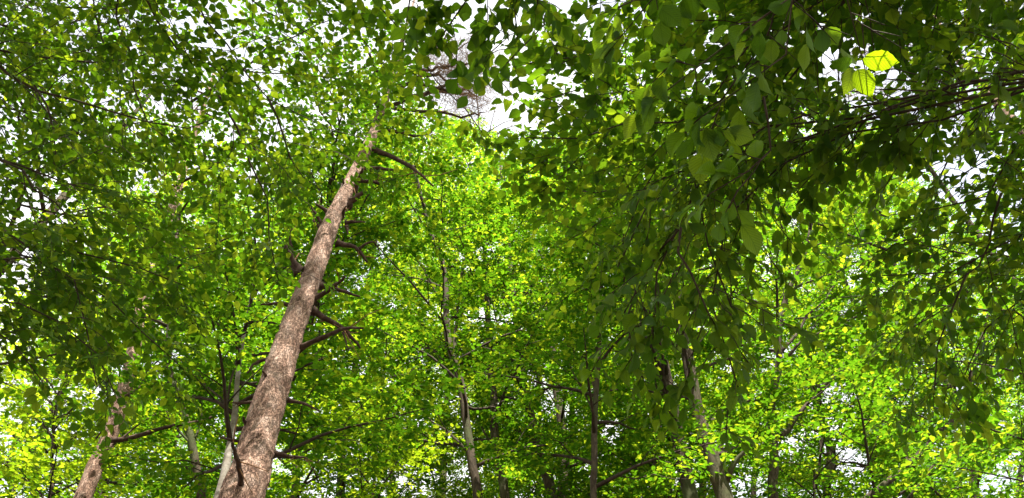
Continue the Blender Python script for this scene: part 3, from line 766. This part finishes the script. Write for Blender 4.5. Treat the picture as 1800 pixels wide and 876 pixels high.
LFT = dict(sec_sp=.13, sec_len=.9, sh_sp=.066, sh_len=.27, tilt=.3, leaf=.068)
overhang('leafy tree spreading dark curved branches in from the upper left edge', (-5.3, 2.4), (-5.0, 2.6, 9.5), .14,
         [([(-60, 88), (0, 95), (70, 103), (150, 111), (235, 98), (305, 76)], 5.6, 8), ([(-60, 60), (0, 102), (48, 138), (92, 170), (140, 198), (200, 218), (285, 226), (345, 218), (395, 198)], [5.4, 5.2], 9),
          ([(-60, -30), (60, 10), (180, 20), (300, 10)], 5.9, 7), ([(-80, 10), (40, 50), (160, 60), (260, 40)], 6.6, 7), ([(-60, 170), (60, 200), (160, 250), (250, 290)], 6.2, 7),
          ([(60, 150), (92, 200), (95, 240), (92, 300), (75, 350)], 5.3, 4, dict(join=False, f0=.2, sec_len=.5))], **LFT)
overhang('leafy tree at the left edge with drooping shadowed sprays over the slim pine', (-4.9, 3.4), (-4.6, 3.5, 8), .12,
         [([(-60, 262), (0, 275), (40, 295), (115, 320), (190, 350)], 5.0, 8), ([(0, 280), (40, 297), (70, 340), (115, 375), (150, 430)], 5.0, 5, dict(join=False)),
          ([(-60, 385), (0, 397), (40, 412), (90, 435), (135, 440), (235, 470), (320, 503)], [4.8, 4.6], 7), ([(-40, 470), (60, 470), (120, 483), (150, 563), (150, 628), (172, 673)], 4.4, 5, dict(sec_len=.6)),
          ([(-60, 520), (40, 540), (120, 580), (200, 640), (215, 690)], 4.3, 5, dict(sec_len=.55)), ([(-60, 560), (20, 600), (60, 650), (90, 680)], 4.2, 5, dict(sec_len=.5)), ([(-60, 430), (80, 470), (200, 520), (280, 590), (320, 640)], 5.0, 6), ([(-60, 330), (80, 370), (200, 400), (330, 420)], 5.8, 6)], **LFT)
overhang('tall tree whose thin branches hang down over the pine from the top left', (-1.6, -1.8), (-1.5, -.8, 9.5), .14,
         [([(250, -40), (285, 55), (310, 90), (380, 120), (425, 120), (550, 131), (605, 138)], [4.8, 5.6], 9), ([(380, 160), (420, 235), (440, 270), (445, 300), (470, 360), (480, 400), (476, 430), (485, 490)], 5.4, 5, dict(join=False, f0=.15, sec_len=.65)),
          ([(600, -60), (635, 0), (690, 60), (730, 125), (765, 180), (800, 215), (850, 265)], [4.2, 5.0], 4, dict(sec_len=.35, sh_len=.22)), ([(420, -60), (470, 20), (540, 70), (620, 90)], [5.2, 6.2], 7),
          ([(520, -60), (600, 30), (650, 90), (700, 120)], [5.6, 6.4], 6, dict(sec_len=.6)), ([(330, -50), (400, 60), (470, 170), (560, 230), (640, 250)], [5.6, 6.6], 7), ([(200, -50), (230, 60), (260, 160), (330, 260), (420, 330)], [5.4, 6.4], 7),
          ([(470, 170), (500, 240), (520, 300), (560, 330)], 6.2, 5, dict(join=False)), ([(150, -60), (200, 80), (240, 220), (250, 330), (290, 400)], [6.2, 7.0], 6)], **LFT)
overhang('bushy tree standing behind the left canopy with smaller lit leaves', (-6.6, 6.4), (-5.6, 6.6, 13), .14,
         [([(60, 420), (150, 380), (260, 350), (370, 330)], 8.2, 7), ([(60, 300), (160, 240), (280, 210), (400, 180)], 8.6, 7), ([(40, 200), (120, 140), (220, 110), (330, 100)], 8.8, 7), ([(60, 540), (180, 500), (300, 480), (400, 470)], 7.8, 7),
          ([(20, 120), (130, 50), (260, 10), (380, -20)], 9.2, 7), ([(300, 330), (400, 270), (500, 230), (590, 190)], 8.8, 6, dict(join=False)), ([(320, 190), (430, 110), (540, 60), (640, 20)], 9.2, 6, dict(join=False)), ([(300, 480), (380, 430), (450, 400), (520, 340)], 8.0, 5, dict(join=False)),
          ([(60, 620), (180, 570), (280, 560), (380, 540)], 7.6, 6)], lod='far', depth_leaf='leaf_far', leaf=.078, sec_sp=.24, sec_len=1.1, sh_sp=.085, sh_len=.34)
overhang('tall leafy tree above the pine with sunlit sprays right of its upper trunk', (-3.7, 8.7), (-2.7, 9.0, 17), .09,
         [([(600, 300), (640, 230), (700, 190), (750, 230)], 10.5, 6), ([(600, 220), (650, 140), (690, 90), (720, 40)], 10.8, 6), ([(560, 330), (500, 260), (450, 210), (400, 190)], 10.2, 6), ([(600, 200), (560, 120), (500, 60), (430, 20)], 10.8, 6),
          ([(600, 420), (680, 330), (740, 290), (810, 260)], 10.2, 6), ([(600, 260), (560, 180), (560, 100), (600, 30)], 10.4, 6), ([(600, 440), (660, 400), (710, 380), (750, 400)], 10, 6)], lod='far', depth_leaf='leaf_far', leaf=.085, sec_sp=.17, sec_len=1.0, sh_sp=.085, sh_len=.32)

# right-hand side
RGT = dict(sec_sp=.13, sec_len=.85, sh_sp=.08, sh_len=.26, tilt=.3)
def lit_leaves(t, q):
    """two leaves at the end of the nearest twig that stand in a beam of sun, and their shaded neighbours"""
    for (a, b), (c, e), d, sz, nz in (((1512, 104), (1582, 112), 1.62, 1.0, .35), ((1504, 118), (1532, 172), 1.64, .95, -.35), ((1500, 112), (1462, 110), 1.66, .95, .3), ((1500, 116), (1485, 165), 1.7, .9, .2)):
        p0, p1 = P(a, b, d), P(c, e, d - .02); L = np.linalg.norm(p1 - p0)
        y = (p1 - p0) / L; nrm0 = nrm(nrm(CAM - p0) + np.array([0, 0, -nz]) + SUN * -.25); x = nrm(np.cross(y, nrm0)); z = np.cross(x, y)
        o = bpy.data.objects.new('leaf', shared_leaf('near', 1, M['leaf_young'] if c > 1520 else t.leafmat))  # lit pair takes the brighter colour that carries the sunlight
        COL.objects.link(o); o.parent = t.root; p = p0 - t.base; L *= 1.0
        o.matrix_basis = Matrix(((x[0] * L, y[0] * L, z[0] * L, p[0]), (x[1] * L, y[1] * L, z[1] * L, p[1]), (x[2] * L, y[2] * L, z[2] * L, p[2]), (0, 0, 0, 1)))
        if c > 1520: sun_window((p0 + p1) / 2, .15, 1.0, .015)
overhang('nearest young tree with the largest leaves dangling over the upper right', (2.4, -.5), (1.9, .1, 5.2), .06,
         [([(1480, -60), (1415, 20), (1364, 60), (1290, 84), (1199, 120), (1147, 166), (1125, 200)], [1.75, 1.75], 12, dict(r1=.0016)), ([(1390, -60), (1379, 40), (1372, 83), (1359, 131), (1342, 170), (1303, 200), (1264, 235), (1212, 257)], [1.9, 1.85], 9, dict(r1=.0015)),
          ([(1342, 170), (1346, 215), (1355, 250), (1330, 290), (1290, 320), (1240, 350)], 1.85, 5, dict(join=False, f0=.2, r1=.0012)), ([(1440, -40), (1455, 40), (1460, 80), (1490, 100), (1515, 110)], 1.7, 6, dict(r1=.0012, f0=.3)),
          ([(1250, -60), (1200, 0), (1150, 50), (1110, 80)], 1.95, 5, dict(r1=.0012))],
         extra=lit_leaves, depth_leaf='leaf_near', lod='near', leaf=.075, sec_sp=.19, sec_len=.17, sh_sp=.08, sh_len=.11, hang=.22, K=3, name='young_beech_tree', gap=.5)
overhang('young tree with a long spray of dark leaves hanging to mid height right of centre', (2.9, .6), (2.3, 1.2, 6.5), .07,
         [([(1290, 250), (1240, 300), (1197, 400), (1184, 449), (1173, 475), (1167, 520), (1160, 580), (1150, 640)], [3.0, 2.8], 6, dict(hang=.35)), ([(1197, 400), (1194, 438), (1214, 479), (1222, 509), (1248, 545), (1265, 590)], 2.8, 5, dict(join=False, hang=.35)),
          ([(1290, 250), (1250, 340), (1240, 430), (1250, 500), (1280, 560)], 3.0, 5, dict(hang=.35)), ([(1330, 300), (1290, 390), (1270, 470), (1290, 600), (1300, 660)], [3.1, 2.8], 4, dict(hang=.35, f0=.3)), ([(1197, 400), (1150, 460), (1110, 520), (1105, 590), (1130, 670)], 2.9, 4, dict(join=False, hang=.35)),
          ([(1300, 270), (1200, 330), (1130, 400), (1090, 470)], 3.2, 5, dict(hang=.5)), ([(1320, 230), (1330, 330), (1320, 420), (1330, 500)], 3.2, 5, dict(hang=.5))],
         depth_leaf='leaf_near', lod='near', leaf=.066, sec_sp=.11, sec_len=.36, sh_sp=.075, sh_len=.16, K=4, name='young_beech_tree', gap=.6)
overhang('tree with dark leafy branches reaching left toward the bright sky hole', (2.6, -1.6), (2.4, -.6, 9), .13,
         [([(1260, 190), (1190, 220), (1100, 245), (1025, 267), (920, 272)], [4.0, 4.2], 6), ([(1100, -60), (1065, 5), (1050, 40), (1015, 75), (980, 95), (925, 115)], [3.6, 3.8], 5, dict(sec_len=.4)), ([(1230, 190), (1160, 280), (1130, 345), (1115, 370), (1100, 410)], 4.0, 5),
          ([(1300, 60), (1200, 100), (1100, 140), (1010, 160), (950, 175)], [4.2, 4.5], 6), ([(1280, 120), (1180, 170), (1080, 200), (1000, 215)], [4.4, 4.6], 6), ([(1200, -60), (1150, 40), (1100, 100), (1050, 130)], 4.3, 6), ([(1270, 260), (1190, 330), (1080, 350), (980, 340)], 4.6, 6),
          ([(1300, 280), (1220, 400), (1150, 450), (1060, 460)], 4.6, 6), ([(1330, 200), (1300, 330), (1280, 430), (1250, 500)], 4.8, 6), ([(1340, 100), (1330, 220), (1370, 320), (1380, 400)], 4.8, 6), ([(900, -60), (850, -20), (800, 30), (775, 70)], 2.9, 4, dict(sec_len=.3, sh_len=.18, hang=.3)),
          ([(960, -60), (900, 10), (860, 60), (880, 90)], 3.0, 4, dict(sec_len=.3, sh_len=.18, hang=.3)), ([(930, -50), (960, 40), (930, 110), (900, 160)], 3.4, 4, dict(sec_len=.3, hang=.2)), ([(720, -50), (700, -10), (720, 20)], 3.0, 3, dict(sec_len=.25, hang=.2))],
         leaf=.07, **RGT)
overhang('tree with shadowed round leaves crowding the upper right corner', (4.4, 1.2), (4.1, 1.7, 8), .12,
         [([(1830, 60), (1760, 95), (1690, 70), (1600, 130)], 4.4, 4), ([(1840, 150), (1760, 150), (1690, 215), (1590, 230), (1510, 275)], 4.5, 4), ([(1830, -20), (1740, 0), (1640, 50), (1560, 20)], 4.3, 5), ([(1850, 190), (1780, 260), (1700, 270), (1610, 310), (1520, 330)], 5.0, 4),
          ([(1760, -60), (1700, 20), (1690, 110), (1720, 180)], 4.2, 4), ([(1660, 130), (1600, 215), (1500, 205), (1440, 250)], 4.7, 3, dict(join=False)), ([(1620, -60), (1590, 20), (1530, 50), (1440, 40)], 4.6, 4)],
         leaf=.07, **RGT)
overhang('tree with drooping dark sprays along the middle of the right edge', (4.2, 2.6), (3.9, 2.9, 8), .1,
         [([(1830, 200), (1780, 295), (1760, 340), (1700, 345), (1625, 370)], 4.0, 6), ([(1760, 340), (1745, 390), (1735, 440), (1700, 480), (1640, 520)], 3.9, 5, dict(join=False, hang=.3)), ([(1830, 380), (1760, 410), (1690, 450), (1620, 470), (1550, 480)], 4.0, 6), ([(1700, 480), (1670, 550), (1650, 610), (1640, 700)], 3.8, 4, dict(join=False, hang=.4, sec_len=.4)),
          ([(1830, 500), (1770, 510), (1720, 560), (1690, 640)], 4.2, 5, dict(hang=.2)), ([(1830, 300), (1750, 300), (1680, 330), (1640, 350)], 4.2, 5, dict(sec_len=.35, hang=.2)), ([(1830, 430), (1740, 470), (1640, 560), (1590, 580)], 4.6, 5)],
         leaf=.07, **RGT)
overhang('broad tree behind the right hand leaves with small green and yellow leaves', (7.4, 7.6), (6.6, 7.6, 14), .1,
         [([(1800, 330), (1700, 350), (1600, 370), (1480, 380)], 8.4, 7), ([(1800, 450), (1700, 440), (1580, 430), (1440, 430)], 8.6, 7), ([(1800, 560), (1700, 540), (1580, 530), (1460, 520)], 8.6, 7), ([(1800, 250), (1740, 220), (1650, 200), (1560, 230)], 8.8, 7), ([(1800, 660), (1700, 640), (1600, 640), (1500, 620)], 8.4, 7),
          ([(1560, 380), (1460, 330), (1380, 300), (1300, 300)], 8.6, 6, dict(join=False)), ([(1560, 440), (1440, 400), (1360, 370), (1290, 360)], 8.8, 6, dict(join=False)), ([(1800, 140), (1700, 100), (1600, 60), (1500, 30)], 9.2, 7), ([(1800, 760), (1700, 740), (1620, 720), (1560, 720)], 8.2, 7), ([(1600, 200), (1480, 220), (1400, 200), (1320, 170)], 9, 6, dict(join=False)), ([(1800, 850), (1720, 830), (1650, 820), (1600, 800)], 8.0, 7)],
         lod='far', depth_leaf='leaf_far', leaf=.085, sec_sp=.17, sec_len=1.1, sh_sp=.085, sh_len=.34)
overhang('tree with fine sunlit leaves behind the dark branches right of the sky hole', (2.6, 9.6), (2.0, 9.4, 19), .14,
         [([(1080, 330), (1020, 270), (960, 230), (900, 250)], 10.8, 6), ([(1080, 250), (1030, 160), (990, 110), (960, 60)], 11, 6), ([(1090, 200), (1060, 100), (1050, 40), (1060, -20)], 11, 6), ([(1100, 300), (1160, 230), (1220, 180), (1280, 150)], 10.8, 6), ([(1100, 220), (1150, 120), (1200, 60), (1260, 20)], 11, 6), ([(1090, 420), (1160, 360), (1240, 320), (1310, 310)], 10.4, 6),
          ([(1080, 440), (1000, 390), (940, 360), (880, 340)], 10.2, 6), ([(1090, 480), (1180, 450), (1260, 430), (1330, 420)], 10.2, 6)], lod='far', depth_leaf='leaf_far', leaf=.08, sec_sp=.17, sec_len=1.0, sh_sp=.085, sh_len=.32)

# ------------------------------------------------------------------ unseen tall trees added behind the camera to shade the near branches
def canopy(label, base, top, z0, n, ln, lean=(.3, .1)):
    q = catmull([(base[0], base[1], -.15), (base[0] + lean[0] * .3, base[1] + lean[1] * .3, top * .3), (base[0] + lean[0] * .8, base[1] + lean[1] * .8, top * .7), (base[0] + lean[0], base[1] + lean[1], top)], 60)
    t = Tree('beech_tree', label, (*base, 0), lod='coarse', leaf=.1, gap=0, K=6, group='unseen tall trees added for shade behind the viewpoint')
    t.wood_part('trunk', q, trunk_radii(q, .26, .02), 14, rough=.05)
    t.auto(q, z0, n, ln, el=.35, part='limb', sec_sp=.3, sec_len=1.5, sh_sp=.13, sh_len=.45)
    t.finish(0)
canopy('unseen tall broadleaf tree added for shade behind the viewpoint to the right', (5.0, -3.5), 17.5, 9.5, 44, 4.6, (-.6, 1.8))
canopy('unseen tall broadleaf tree added for shade just behind the viewpoint', (-1.8, -2.2), 18, 10.0, 54, 4.4, (.8, 2.2))
canopy('unseen tall broadleaf tree added for shade far to the right of the viewpoint', (8.8, 1.2), 17, 8.5, 36, 4.2)
canopy('unseen tall broadleaf tree added for shade behind the viewpoint to the left', (-6.0, -1.5), 16.5, 9.5, 20, 4.2, (.3, 1.5))

canopy('unseen very tall broadleaf tree added for shade with high crown leaning over the viewpoint', (1.4, -3.0), 24, 15, 44, 5.4, (-.2, 4.2))  # added to break up the sun on the background crowns

for s_ in STATS: print('TREE', s_)
print('LEAVES', sum(s_[1] for s_ in STATS), 'TRIS', sum(s_[3] for s_ in STATS), 'OBJ', len(bpy.data.objects))
